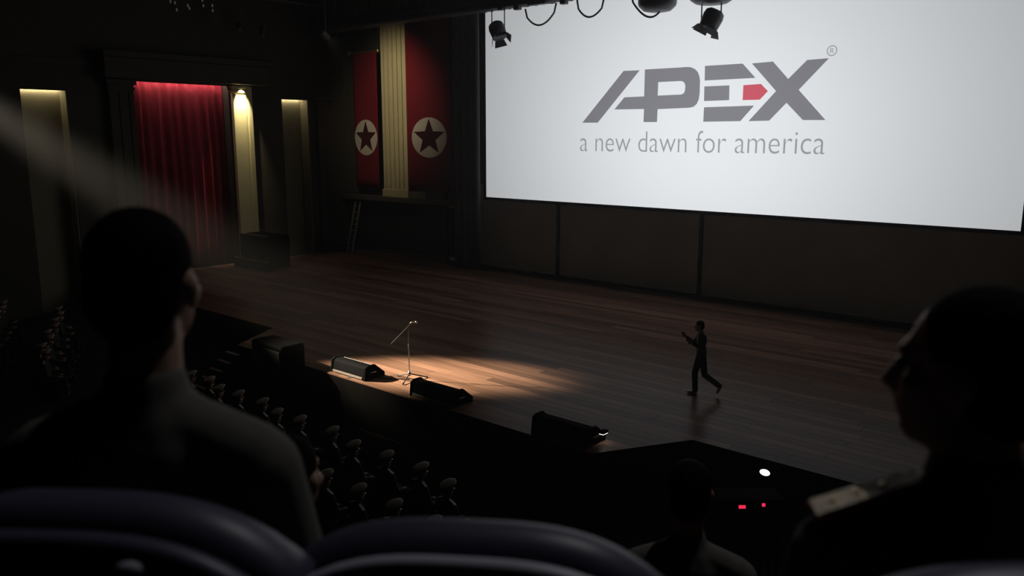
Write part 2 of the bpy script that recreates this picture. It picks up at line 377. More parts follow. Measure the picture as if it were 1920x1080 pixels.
for v in bm.verts:
    if v.index in seen: continue
    stk = [v]; seen.add(v.index); grp = []
    while stk:
        q = stk.pop(); grp.append(q.index)
        for e_ in q.link_edges:
            o_ = e_.other_vert(q)
            if o_.index not in seen: seen.add(o_.index); stk.append(o_)
    isl.append(grp)
isl = sorted(([min(bm.verts[i].co.x for i in g), max(bm.verts[i].co.x for i in g), set(g)] for g in isl), key=lambda q: q[0]); mg = []
for g in isl:
    if mg and g[0] < mg[-1][1]-0.02: mg[-1][1] = max(mg[-1][1], g[1]); mg[-1][2] |= g[2]
    else: mg.append(g)
for g in mg:
    b2_ = B(); mp_ = {i: b2_.verts.new(bm.verts[i].co) for i in sorted(g[2])}
    for f in bm.faces:
        if f.verts[0].index in g[2]: b2_.faces.new([mp_[v.index] for v in f.verts])
    wob('tagline_letter', b2_, GT, scr)
bm.free(); bpy.data.objects.remove(tl)
bm = B(); c = on_y(1560, 95, SY-0.012)
v0 = None
for k in range(24):
    a = 2*PI*k/24; a2 = 2*PI*(k+1)/24
    bm.faces.new([bm.verts.new((c.x+r*math.cos(t), SY-0.014, c.z+r*math.sin(t))) for r, t in ((0.17, a), (0.17, a2), (0.14, a2), (0.14, a))])
reg = wob('registered_mark', bm, GT, scr)
text_mesh('R', c.x-0.06, c.x+0.07, c.z-0.085, c.z+0.085, GT, 'registered_letter', scr)

# ================================================================== BLACK DRAPES, BATTEN, LANTERNS
def drape(name, x0, x1, y, z0, z1, m, amp=0.10, pitch=0.42, parent=None, axis='x', th=0.02, nz=6, sway=0.0):
    bm = B(); nx = int((x1-x0)/pitch*8); front = []; back = []
    ph = [random.uniform(0, 6) for _ in range(4)]
    for i in range(nx+1):
        s = x0+(x1-x0)*i/nx; q = (s-x0)/pitch*2*PI
        for side, lst in ((0, front), (1, back)):
            col = []
            for j in range(nz+1):
                z = z0+(z1-z0)*j/nz; k = 1-0.35*j/nz
                dsp = amp*k*(math.sin(q+0.8*math.sin(q*0.31+ph[0]))+0.35*math.sin(q*0.53+ph[1])+0.2*math.sin(q*1.9+ph[2]))+side*th
                p = (s, y+dsp, z) if axis == 'x' else (y-dsp, s, z)
                col.append(bm.verts.new(p))
            lst.append(col)
    for i in range(nx):
        for j in range(nz):
            bm.faces.new((front[i][j], front[i+1][j], front[i+1][j+1], front[i][j+1]))
            bm.faces.new((back[i][j+1], back[i+1][j+1], back[i+1][j], back[i][j]))
        bm.faces.new((front[i][0], back[i][0], back[i+1][0], front[i+1][0])); bm.faces.new((front[i+1][nz], back[i+1][nz], back[i][nz], front[i][nz]))
    for c in (0, nx):
        for j in range(nz): bm.faces.new((front[c][j], front[c][j+1], back[c][j+1], back[c][j]))
    return obj(name, bm, m, parent, True)
leg = drape('stage_leg_drape', -27.15, SX0-0.02, 26.95, 0.02, 12.6, M_drape, 0.07, 0.4)
tag(leg, 'tall black masking drape hanging at the left edge of the screen', 'drape')
BY = 25.5; BZ = EYE+(258-34)/(911+820)/0.1405*6*BY/27.8
bor = drape('border_drape', LEFTW+0.05, 4, BY+0.35, BZ+0.02, BZ+3.4, M_drape, 0.06, 0.45)
tag(bor, 'long black border drape hanging across the top of the stage', 'drape')
bt = empty('lighting_batten', (-15, BY, BZ)); tag(bt, 'black lighting batten crossing above the top left of the screen', 'batten')
bm = B(); tube(bm, [(LEFTW+15.1, 0, 0.12), (18, 0, 0.12)], 0.09, 10); obj('pipe', bm, M_lampblack, bt)
bm = B(); box(bm, LEFTW+15.1, 18, 0.12, 0.26, 0.02, 0.5, 0.02); obj('cable_tray', bm, M_lampblack, bt)
for cx in (940, 970, 1008, 1057, 1128):
    x = on_y(cx, 20, BY).x+15; bm = B(); hh = {940: .05, 970: .12, 1008: .03, 1057: .14, 1128: .04}[cx]; ww = {1008: .45, 1128: .5}.get(cx, 0.13)
    box(bm, x-ww, x+ww, -0.1, 0.12, -hh, 0.2, 0.02); obj('clamp', bm, M_lampblack, bt)
bz0 = BZ
for bx, (p, q, s), L in (('l', ((985, 28), (1013, 47), (1043, 17)), 'swagged grey cable between two clamps nearest the left screen corner'),
                      ('m', ((1082, 12), (1105, 32), (1132, 10)), 'second swagged grey cable from the left along the batten'),
                      ('r', ((1183, -2), (1213, 31), (1240, 18)), 'swagged grey cable looping under the round black lantern')):
    a, m_, b = [on_y(*k, BY-0.06) for k in (p, q, s)]
    pts = []
    for i in range(17):
        t = i/16; ctl = m_*2-(a+b)/2; pts.append(a*(1-t)**2+ctl*2*t*(1-t)+b*t*t)
    pts[0].z += 0.22; pts[-1].z += 0.22
    bm = B(); tube(bm, pts, 0.035, 8); tag(obj('cable', bm, M_cable, None, True), L, 'cable', 'swagged cables')
def lantern(c, axis, R, L, label, drop, yoke=True):
    # theatre lantern: rounded rear body, flared barn door collar, yoke strips up to the pipe
    c = Vector(c); r = empty('stage_lantern', c); tag(r, label, 'stage light', 'lanterns under the batten')
    ax = Vector(axis).normalized()
    bm = B(); lathe(bm, [(0.02, -L*.5), (R*.6, -L*.47), (R*.86, -L*.38), (R*.95, -L*.2), (R*.9, L*.1), (R*.85, L*.28), (R*.7, L*.27)], (0, 0, 0), ax, 20); obj('housing', bm, M_lampblack, r, True)
    bm = B(); lathe(bm, [(R*.78, L*.262), (R*.1, L*.266)], (0, 0, 0), ax, 20); obj('lens', bm, M_chrome, r)
    d, u, v = frame_of(ax)
    for k in range(4):
        a = k*PI/2+0.5; uu = u*math.cos(a)+v*math.sin(a); vv = d.cross(uu)
        bm = B(); p0 = d*L*.26+uu*R*.8; p1 = d*L*.52+uu*R*1.12
        q = [p0-vv*R*.55, p0+vv*R*.55, p1+vv*R*.75, p1-vv*R*.75]
        A = [bm.verts.new(x) for x in q]; Bq = [bm.verts.new(x+uu*0.012) for x in q]
        bm.faces.new(A); bm.faces.new(Bq[::-1])
        for i in range(4): bm.faces.new((A[i], A[(i+1) % 4], Bq[(i+1) % 4], Bq[i]))
        obj('barn_door', bm, M_lampblack, r)
    if yoke:
        side = Vector((1, 0, 0)); bm = B()
        for s in (-1, 1):
            tube(bm, [side*s*R*.98+Vector((0, 0, -0.03)), side*s*R*.98+Vector((0, 0, drop))], 0.022, 6)
        tube(bm, [side*-R*.98+Vector((0, 0, drop)), side*R*.98+Vector((0, 0, drop))], 0.022, 6)
        obj('yoke', bm, M_lampblack, r)
    return r
c1 = on_y(934, 60, BY-0.04); lantern(c1, (0.52, -0.12, -0.85), 0.35, 0.86, 'small black barn door lantern at the top left corner of the screen', BZ-c1.z+0.06)
c2 = on_y(1333, 40, BY-0.04); c2b = on_y(1334, -6, BY-0.05)
lantern(c2, (-0.36, -0.2, -0.9), 0.36, 0.82, 'black barn door lantern hanging above the logo letters E and X', c2b.z-c2.z-0.1)
def big_lantern(c, R, H, label, sx):
    r = empty('round_lantern', c); tag(r, label, 'stage light', 'lanterns under the batten')
    bm = B(); lathe(bm, [(R*.45, -H*.5), (R*.72, -H*.46), (R*.96, -H*.30), (R, -H*.2), (R, H*.45), (R*.8, H*.5)], (0, 0, 0), (0, 0, 1), 24, sx, 1); obj('housing', bm, M_lampblack, r, True)
    bm = B(); lathe(bm, [(R*1.03, H*.0), (R*1.03, H*.08)], (0, 0, 0), (0, 0, 1), 24, sx, 1); obj('rim', bm, M_blackpaint, r)
    bm = B(); tube(bm, [(0, 0, H*.45), (0, 0, H*.5+0.5)], 0.05, 8); obj('hanger', bm, M_lampblack, r)
a = on_y(1232, 22, BY-0.1); big_lantern((a.x, BY-0.1, a.z+0.45), 0.66, 0.9, 'large round black lantern at the top edge left of the logo letter E', 1.0)
a = on_y(1334, 8, BY-0.05); big_lantern((a.x, BY-0.05, a.z+0.35), 0.72, 0.7, 'broad black lantern at the top edge above the barn door lantern', 1.0)

# ================================================================== BANNERS
def banner(px, py, z0, z1, wd, rz, disc_z, R, label):
    r = empty('hanging_banner', (px, py, z0), rz); tag(r, label, 'banner', 'red banners')
    h = z1-z0
    bm = B(); nx, nz = 12, 14; F = []; K = []
    for i in range(nx+1):
        a, b = [], []
        for j in range(nz+1):
            x = -wd/2+wd*i/nx; z = h*j/nz; y = 0.012*math.sin(x*5+1)*(1-j/nz)
            a.append(bm.verts.new((x, y, z))); b.append(bm.verts.new((x, y+0.025, z)))
        F.append(a); K.append(b)
    for i in range(nx):
        for j in range(nz):
            bm.faces.new((F[i][j], F[i+1][j], F[i+1][j+1], F[i][j+1])); bm.faces.new((K[i][j+1], K[i+1][j+1], K[i+1][j], K[i][j]))
        bm.faces.new((F[i][0], K[i][0], K[i+1][0], F[i+1][0]))
    for j in range(nz):
        bm.faces.new((F[0][j], F[0][j+1], K[0][j+1], K[0][j])); bm.faces.new((F[nx][j+1], F[nx][j], K[nx][j], K[nx][j+1]))
    cl = obj('cloth', bm, M_banner, r, True)
    dz = disc_z-z0; S = 48; inner = 0.40
    star = [(math.sin(PI*k/5)*R*(0.93 if k % 2 == 0 else 0.93*0.42), math.cos(PI*k/5)*R*(0.93 if k % 2 == 0 else 0.93*0.42)) for k in range(10)]
    bm = B(); prism(bm, [(R*math.cos(2*PI*k/S), dz+R*math.sin(2*PI*k/S)) for k in range(S)], 'y', -0.03, -0.018); d = obj('white_disc', bm, M_disc, r)
    bm = B(); prism(bm, [(x, dz+z) for x, z in star], 'y', -0.04, -0.0301); obj('star', bm, M_star, d)
    bm = B(); tube(bm, [(-wd/2-0.15, -0.02, h), (wd/2+0.15, -0.02, h)], 0.05, 8); p = obj('pole', bm, M_brass, r)
    for s in (-1, 1):
        bm = B(); ell(bm, (s*(wd/2+0.2), -0.02, h), (0.12, 0.12, 0.14)); obj('finial', bm, M_brass, p, True)
b1 = on_y(687, 258, WALL-0.52); b2 = on_y(805, 258, WALL-0.8)
banner(b1.x, WALL-0.52, 3.45, 10.25, 1.9, 0, b1.z, 0.90, 'narrow red banner with star emblem, left of the lit cream pilaster')
banner(b2.x, WALL-0.8, 3.45, 12.0, 2.45, rad(17), b2.z, 0.94, 'wider red banner with star emblem, right of the lit cream pilaster')

# ================================================================== CURTAIN, STRIP LIGHTS, SIDE LAMPS
cu = drape('bay_curtain', BAY[0]+0.02, BAY[1]-0.02, LEFTW-0.55, 0.05, BH+0.55, M_curtain, 0.15, 0.46, axis='y', nz=10)
tag(cu, 'red pleated velvet curtain hanging in the side wall bay', 'curtain')
def strip(name, y0, y1, x, z, col, s, label, r=0.02):
    e = empty(name, (x, (y0+y1)/2, z)); tag(e, label, 'lamp', 'strip lamps in the side wall'); h = (y1-y0)/2
    bm = B(); tube(bm, [(0, -h, 0), (0, h, 0)], r, 10); obj('tube', bm, emitter('strip_glow_%s' % s, col, s), e)
    bm = B(); box(bm, -0.06, 0.06, -h-0.04, h+0.04, r+0.005, r+0.06); obj('batten', bm, M_blackpaint, e)
strip('strip_lamp', N1[0]+0.02, N1[1]-0.1, LEFTW-0.56, NH+0.05, (1, 0.86, 0.56), 36, 'glowing strip lamp under the head of the far left niche')
strip('strip_lamp', N2[0]+0.02, N2[1]-0.1, LEFTW-0.56, NH+0.05, (1, 0.86, 0.56), 36, 'glowing strip lamp under the head of the niche right of the curtain')
strip('strip_lamp', BAY[0]+0.1, BAY[1]-0.1, LEFTW-0.25, BH+0.18, (1, 0.80, 0.72), 44, 'strip lamp hidden above the red velvet curtain')
fl_ = empty('follow_spot', FOLLOW); tag(fl_, 'large black follow spot hung high on the left, source of the hazy beam', 'stage light'); ax = (POOL-FOLLOW).normalized()
bm = B(); lathe(bm, [(0.10, -1.2), (0.26, -1.15), (0.30, -0.5), (0.34, -0.12), (0.34, -0.08)], (0, 0, 0), ax, 20); obj('housing', bm, M_lampblack, fl_, True)
bm = B(); tube(bm, [ax*-0.5+Vector((0, 0, 0.1)), ax*-0.5+Vector((0, 0, 17.0-FOLLOW.z+ax.z*0.5))], 0.04, 8); obj('hanger', bm, M_lampblack, fl_)
def downlight(loc, tgt, power, col, size, blend, label):
    e = empty('downlight', loc); tag(e, label, 'lamp')
    ax = (Vector(tgt)-Vector(loc)).normalized()
    bm = B(); lathe(bm, [(0.05, -0.22), (0.09, -0.2), (0.1, 0.0), (0.08, 0.0), (0.07, -0.06), (0.01, -0.065)], (0, 0, 0), ax, 16); obj('can', bm, M_lampblack, e, True)
    bm = B(); lathe(bm, [(0.06, -0.05), (0.05, -0.045)], (0, 0, 0), ax, 16); obj('lamp_lens', bm, emitter('lens_glow', (1, .9, .7), 6), e)
    l = spot('downlight_beam', (0, 0, 0), ax, power, col, size, blend, 0.03); l.parent = e; l.location = ax*0.02
    return e
downlight((LEFTW+0.50, 21.42, BH+0.06), (LEFTW+0.22, 21.42, 7.7), 1300, (1, 0.86, 0.50), 58, 0.9, 'small can downlight under the cornice at the head of the cream pilaster')

hp = RT*5.0+FH*7.0; HL = Vector((hp.x, hp.y, 16.7)); tgt = RT*0.2+FH*1.6+Vector((0, 0, 5.3))
e = empty('balcony_fill_light', HL); tag(e, 'added unseen ceiling fill light over the balcony', 'lamp')  # unseen fill lamp added to brighten the near shoulders and seat tops
ax = (tgt-HL).normalized()
bm = B(); lathe(bm, [(0.10, -0.35), (0.16, -0.3), (0.18, 0.1), (0.15, 0.1), (0.14, 0.0), (0.02, -0.01)], (0, 0, 0), ax, 18); obj('can', bm, M_lampblack, e, True)
bm = B(); tube(bm, [(0, 0, 0), (0, 0, 0.32)], 0.03, 8); obj('stem', bm, M_lampblack, e)
bm = B(); lathe(bm, [(0.13, 0.02), (0.05, 0.03)], (0, 0, 0), ax, 16); obj('lamp_lens', bm, emitter('fill_glow', (0.8, 0.88, 1), 1.0), e)
l = spot('fill_beam', (0, 0, 0), ax, 760, (0.97, 0.95, 1.0), 34, 0.8, 0.12); l.parent = e; l.location = ax*0.06
# truss with lanterns on the upper left, and the lamp that lights the banner pilaster
tr = empty('side_truss', (-34.2, 20.0, 12.2)); tag(tr, 'dark lighting truss high on the upper left beside the wall', 'truss')
bm = B()
for dx, dz in ((0, 0), (0.35, 0), (0.17, 0.3)): tube(bm, [(dx, -5.5, dz), (dx, 5.5, dz)], 0.03, 6)
obj('chords', bm, M_lampblack, tr)
for k in range(22):
    y = -5.5+k*0.5; bm = B(); tube(bm, [(0, y, 0), (0.17, y+0.25, 0.3), (0.35, y+0.5, 0)], 0.015, 5); obj('brace', bm, M_lampblack, tr)
LB = on_y(609, 66, 24.6)
def par_can(loc, tgt, label, power=0, col=(1, 1, 1), size=12, ztop=12.22):
    e = empty('par_can', loc); tag(e, label, 'stage light', 'par cans on the upper left')
    ax = (Vector(tgt)-Vector(loc)).normalized()
    bm = B(); lathe(bm, [(0.05, -0.4), (0.12, -0.36), (0.15, -0.2), (0.15, 0.1), (0.13, 0.1), (0.12, 0.0), (0.01, -0.01)], (0, 0, 0), ax, 18); obj('can', bm, M_lampblack, e, True)
    bm = B(); tube(bm, [(0, 0, 0), (0, 0, ztop-loc[2])], 0.025, 6); obj('hanger', bm, M_lampblack, e)
    if power:
        bm = B(); lathe(bm, [(0.10, 0.02), (0.05, 0.025)], (0, 0, 0), ax, 14); obj('lamp_lens', bm, emitter('par_glow', (1, .9, .75), 0.5), e)
        l = spot('par_beam', (0, 0, 0), ax, power, col, size, 0.9, 0.08); l.parent = e; l.location = ax*0.05
    return e
par_can(on_y(611, 68, 22.0), (-31.5, WALL-0.3, 7.6), 'dark par can with a small glint aimed at the pilaster between the banners', 560, (1, 0.87, 0.58), 78, 17.0)
par_can(on_x(495, 62, -34.2), (-20, 20, 0), 'pale fronted par can high on the wall above the second niche')
par_can(on_x(452, 52, -34.2), (-20, 20, 0), 'dark par can high on the wall above the first cream pilaster')
# ceiling chandelier points
ch = empty('chandelier', on_x(360, 0, -34.0)); tag(ch, 'dim chandelier with small glinting drops at the top left edge', 'chandelier')
bm = B(); lathe(bm, [(0.05, 0.5), (0.9, 0.3), (1.0, 0.2), (0.1, 0.1)], (0, 0, 0), (0, 0, 1), 20); obj('ring', bm, M_brass, ch)
bm = B(); tube(bm, [(0, 0, 0.3), (0, 0, 17.0-on_x(360, 0, -34).z)], 0.03, 6); obj('rod', bm, M_brass, ch)
for k in range(9):
    a = k*2*PI/9; bm = B(); ell(bm, (0.85*math.cos(a), 0.85*math.sin(a), -0.1-0.25*(k % 3)*0.5), (0.035, 0.035, 0.07), None, 8); obj('crystal_drop', bm, emitter('drop_glow', (0.8, 0.85, 1), 0.05), ch)
# ladder leaning in the corner
ld = empty('ladder', on_z(662, 470, 0.0)); ld.location = (-34.9, 26.6, 0); tag(ld, 'pale narrow ladder leaning in the dark corner below the banners', 'ladder')
ld.rotation_euler = (rad(-14), 0, 0)
for s in (0, 0.42):
    bm = B(); box(bm, s-0.04, s+0.04, -0.03, 0.03, 0.0, 2.75); obj('rail', bm, M_alu, ld)
for k in range(8):
    bm = B(); box(bm, 0.04, 0.38, -0.015, 0.015, 0.25+k*0.32, 0.28+k*0.32); obj('rung', bm, M_alu, ld)

# ================================================================== STAGE OBJECTS
def monitor(xc, yc, L, label, lit_end=False):
    r = empty('floor_monitor', (xc, yc, 0)); tag(r, label, 'stage monitor', 'floor monitors on the stage edge')
    prof = [(-0.30, 0.10), (-0.26, 0.30), (-0.18, 0.35), (0.00, 0.35), (0.30, 0.11), (0.30, 0.06), (-0.30, 0.06)]
    bm = B(); prism(bm, prof, 'x', -L/2+0.05, L/2-0.05); bmesh.ops.bevel(bm, geom=list(bm.edges), offset=0.012, segments=1, affect='EDGES'); obj('cabinet', bm, M_blackpaint, r)
    for s in (-1, 1):
        bm = B(); prism(bm, [(-0.33, 0.0), (-0.29, 0.32), (-0.2, 0.375), (0.02, 0.375), (0.33, 0.12), (0.33, 0.0)], 'x', s*L/2-0.025, s*L/2+0.025); e = obj('end_cheek', bm, M_blackpaint, r)
        bm = B(); tube(bm, [(s*(L/2+0.025), -0.14, 0.17), (s*(L/2+0.06), -0.14, 0.19), (s*(L/2+0.06), 0.02, 0.19), (s*(L/2+0.025), 0.02, 0.17)], 0.012, 6); obj('handle', bm, M_chrome, e)
    bm = B(); prism(bm, [(0.03, 0.325), (0.036, 0.334), (0.276, 0.142), (0.270, 0.133)], 'x', -L/2+0.1, L/2-0.1); obj('grille', bm, M_grille, r)
    bm = B(); box(bm, -L/2+0.08, L/2-0.08, -0.335, -0.30, 0.03, 0.075); obj('base_rail', bm, M_trim, r)
    return r
monitor(-16.45, 12.72, 1.35, 'low black floor monitor left of the microphone stand on the stage edge')
monitor(-13.35, 12.72, 1.40, 'low black floor monitor nearest the microphone stand on its right')
m3 = monitor(-9.62, 12.72, 1.36, 'low black floor monitor farthest right beside the apron corner')
bm = B(); box(bm, 0.706, 0.82, 0.08, 0.26, 0.20, 0.26, 0.01); hood = obj('lamp_hood', bm, M_blackpaint, m3)
bm = B(); box(bm, 0.715, 0.81, 0.09, 0.25, 0.19, 0.199); tag(obj('end_lamp', bm, emitter('end_lamp_glow', (1, 0.96, 0.92), 3.5), hood), 'small glowing white end lamp')
q0 = on_y(487, 664, 11.75); q1 = on_y(545, 664, 11.75); zt = on_y(515, 640, 11.75).z-HALLZ
sp_ = empty('bass_speaker', ((q0.x+q1.x)/2, 11.85, HALLZ)); tag(sp_, 'tall black bass speaker standing against the stage front right of the stairs', 'speaker')
hw = (q1.x-q0.x)/2
bm = B(); box(bm, -hw, hw, -0.36, 0.36, 0.05, zt, 0.10); obj('cabinet', bm, M_blackpaint, sp_, True)
bm = B(); box(bm, -hw+0.1, hw-0.1, -0.385, -0.355, 0.15, zt-0.15, 0.01); obj('grille', bm, M_grille, sp_)
for s in (-1, 1):
    for t in (-1, 1):
        bm = B(); lathe(bm, [(0.04, 0), (0.05, 0.06)], (s*(hw-0.15), t*0.25, 0), (0, 0, 1), 10); obj('foot', bm, M_rubber, sp_)
# stairs from the apron down to the hall
stx = empty('stage_stairs', (-21.35, FRONT, HALLZ)); tag(stx, 'dark stairs with pale tread edges leading down from the stage at far left', 'stairs')
nst = 6
for k in range(nst):
    z1 = 1.2-(k+1)*0.19; y1 = -0.02-k*0.27
    bm = B(); box(bm, -0.32, 0.32, y1-0.27, y1, 0, max(z1, 0.03)); tdx = obj('tread', bm, M_fascia, stx)
    bm = B(); box(bm, -0.32, 0.32, y1-0.275, y1-0.17, max(z1, 0.03), max(z1, 0.03)+0.012); obj('nosing', bm, M_tread, tdx)
# microphone stand
mc = empty('microphone_stand', (-15.02, 13.24, 0)); tag(mc, 'slim chrome microphone stand with tripod feet standing in the spotlight', 'microphone stand')
mc.rotation_euler = (0, 0, rad(20))
bm = B(); lathe(bm, [(0.02, 0.10), (0.045, 0.11), (0.05, 0.17), (0.03, 0.20), (0.02, 0.24)], (0, 0, 0), (0, 0, 1), 14); obj('hub', bm, M_chrome, mc, True)
for k in range(3):
    a = rad((22, 138, 256)[k]+41.2-20); bm = B(); tube(bm, [(0.03*math.cos(a), 0.03*math.sin(a), 0.15), (0.44*math.cos(a), 0.44*math.sin(a), 0.025)], 0.016, 8); lg = obj('leg', bm, M_rubber, mc)
    bm = B(); ell(bm, (0.45*math.cos(a), 0.45*math.sin(a), 0.028), (0.028, 0.028, 0.026), None, 10); obj('foot', bm, M_rubber, lg)
bm = B(); tube(bm, [(0, 0, 0.2), (0, 0, 0.9)], 0.014, 10); obj('lower_pole', bm, M_chrome, mc)
bm = B(); tube(bm, [(0, 0, 0.86), (0, 0, 1.38)], 0.010, 10); obj('upper_pole', bm, M_chrome, mc)
bm = B(); tube(bm, [(0, 0, 0.84), (0, 0, 0.92)], 0.020, 10); obj('clutch', bm, M_lampblack, mc)
bm = B(); d = (RT*math.cos(rad(20))).normalized()
Rm = Matrix.Rotation(-rad(20), 3, 'Z'); dr = Rm @ RT
tube(bm, [dr*-0.44+Vector((0, 0, 0.93)), Vector((0, 0, 1.38)), dr*0.06+Vector((0, 0, 1.46))], 0.009, 8); obj('boom_arm', bm, M_rubber, mc)
bm = B(); tube(bm, [dr*0.03+Vector((0, 0, 1.44)), dr*0.08+Vector((0, 0, 1.485)), dr*0.14+Vector((0, 0, 1.50)), dr*0.19+Vector((0, 0, 1.49))], [0.014, 0.016, 0.02, 0.022], 10); mcr = obj('microphone', bm, M_chrome, mc, True)
bm = B(); ell(bm, dr*0.20+Vector((0, 0, 1.488)), (0.032, 0.032, 0.03)); obj('mesh_head', bm, M_chrome, mcr, True)
bm = B(); pts = [Vector((0.02, -0.02, 0.012))]
w0 = Vector((-15.02, 13.24, 0.0)); pl = [(0, 0), (-0.35, -0.25), (-0.8, -0.45), (-1.15, -0.75), (-1.3, -0.95)]
tube(bm, [w0+Vector((a, b, 0.012)) for a, b in pl], 0.010, 6)
tag(obj('microphone_cable', bm, M_rubber, None, True), 'thin black cable running from the microphone stand to the stage edge', 'cable')

# ================================================================== PEOPLE
def head_parts(bm, c, fine=True):
    x, y, z = c
    ell(bm, (x, y-0.012, z+0.035), (0.076, 0.094, 0.088)); ell(bm, (x, y+0.030, z-0.040), (0.060, 0.062, 0.078)); ell(bm, (x, y+0.055, z-0.092), (0.034, 0.032, 0.028))
    cone(bm, (x, y+0.084, z+0.012), (x, y+0.108, z-0.028), 0.010, 0.015, 8); ell(bm, (x, y+0.084, z-0.060), (0.026, 0.014, 0.014)); ell(bm, (x, y+0.074, z+0.028), (0.050, 0.022, 0.014))
    for s in (-1, 1):
        ell(bm, (x+s*0.079, y-0.008, z-0.008), (0.011, 0.021, 0.034), (0, s*0.15, 0)); ell(bm, (x+s*0.042, y+0.05, z-0.02), (0.026, 0.03, 0.026))
def hand_parts(bm, w, d, up, side, r=0.0088, curl=0.5):
    # w wrist, d pointing direction, up back-of-hand normal, side +1/-1 thumb side
    w = Vector(w); d = Vector(d).normalized(); up = Vector(up); up = (up-d*up.dot(d)).normalized(); s = d.cross(up)*side
    for k in range(4): cone(bm, w+s*(0.027-0.018*k)*0.6, w+d*0.085+s*(0.030-0.020*k), 0.017, 0.013, 8)
    for k, L in enumerate((0.072, 0.080, 0.075, 0.058)):
        b = w+d*0.088+s*(0.030-0.020*k); m = b+d*L*0.5-up*L*0.12*curl; t = m+(d*math.cos(curl)-up*math.sin(curl))*L*0.55
        cone(bm, b, m, r, r*0.92, 8); cone(bm, m, t, r*0.92, r*0.78, 8)
    b = w+d*0.03+s*0.028; m = b+(d*0.6+s*0.7).normalized()*0.042; t = m+(d*0.9+s*0.3).normalized()*0.032
    cone(bm, b, m, r*1.25, r*1.05, 8); cone(bm, m, t, r*1.05, r*0.85, 8)
HZ = 1.235   # head centre of a seated figure above its floor
def peaked_cap(root, c, seg=24):
    x, y, z = c
    def ring(bm, r, zz, tilt, oy=0.0, wy=1.12):
        return [bm.verts.new((x+r*math.cos(2*PI*k/seg), y-0.008+oy+r*wy*math.sin(2*PI*k/seg), z+zz+tilt*math.sin(2*PI*k/seg))) for k in range(seg)]
    def skin(bm, rings, capb=True, capt=True):
        for a, b in zip(rings, rings[1:]):
            for k in range(seg): bm.faces.new((a[k], a[(k+1) % seg], b[(k+1) % seg], b[k]))
        if capb: bm.faces.new(rings[0][::-1])
        if capt: bm.faces.new(rings[-1])
    bm = B(); skin(bm, [ring(bm, 0.088, 0.072, 0.012), ring(bm, 0.096, 0.085, 0.014), ring(bm, 0.122, 0.115, 0.030, 0.004), ring(bm, 0.136, 0.132, 0.038, 0.006), ring(bm, 0.134, 0.142, 0.040, 0.006), ring(bm, 0.118, 0.149, 0.036, 0.004), ring(bm, 0.05, 0.152, 0.018)])
    cap = obj('peaked_cap', bm, M_captop, root, True)
    bm = B(); skin(bm, [ring(bm, 0.0875, 0.036, 0.0), ring(bm, 0.0905, 0.037, 0.0), ring(bm, 0.0935, 0.082, 0.013), ring(bm, 0.089, 0.083, 0.013)]); obj('cap_band', bm, M_capband, cap, True)
    bm = B(); A = []
    for k in range(13):
        a = rad(20+140*k/12); e = math.sin(PI*k/12)
        A.append([bm.verts.new((x+rr*math.cos(a), y-0.008+rr*1.12*math.sin(a)+dy*e, z+zz*e+zb)) for rr, dy, zz, zb in ((0.086, 0, 0, 0.042), (0.092, 0.052, -0.022, 0.038), (0.092, 0.052, -0.022, 0.034), (0.086, 0, 0, 0.036))])
    for a, b in zip(A, A[1:]):
        for k in range(4): bm.faces.new((a[k], a[(k+1) % 4], b[(k+1) % 4], b[k]))
    bm.faces.new(A[0]); bm.faces.new(A[-1][::-1]); obj('cap_visor', bm, M_visor, cap, True)
    bm = B(); ell(bm, (x, y+0.102, z+0.075), (0.020, 0.008, 0.022), None, 10); obj('cap_badge', bm, M_brass, cap, True)
def board(root, s, m, mtrim, stars=0):
    # shoulder board: padded strip tapering to the collar, with piping and stars
    p0 = Vector((s*0.222, -0.02, 1.050)); p1 = Vector((s*0.085, -0.022, 1.108)); d = (p1-p0); n = Vector((-d.z*s*0, 0, 1)); f = Vector((0, 1, 0)); up = d.normalized().cross(f)
    if up.z < 0: up = -up
    def strip_(w0, w1, h0, h1, ext=0.0):
        bm = B(); q = [p0-f*w0-d.normalized()*ext, p0+f*w0-d.normalized()*ext, p1+f*w1, p1+d.normalized()*(0.018+ext), p1-f*w1]
        A = [bm.verts.new(v+up*h0) for v in q]; T_ = [bm.verts.new(v+up*h1) for v in q]
        bm.faces.new(A); bm.faces.new(T_[::-1])
        for i in range(5): bm.faces.new((A[i], A[(i+1) % 5], T_[(i+1) % 5], T_[i]))
        return bm
    o = obj('shoulder_board', strip_(0.026, 0.020, 0.006, 0.014), m, root)
    obj('piping', strip_(0.030, 0.024, 0.0, 0.008, 0.004), mtrim, o)
    for k in range(stars):
        c = p0+d*(0.2+0.25*k); bm = B(); lathe(bm, [(0.011, 0.0), (0.006, 0.002), (0.001, 0.003)], c+up*0.013, up, 5); obj('star', bm, M_brass, o)
def turn(bm, n0, yaw, c=(0, 0.0, 0)):
    bm.verts.ensure_lookup_table(); R_ = Matrix.Rotation(yaw, 3, 'Z'); c = Vector(c)
    for v in bm.verts[n0:]: v.co = R_ @ (v.co-c)+c
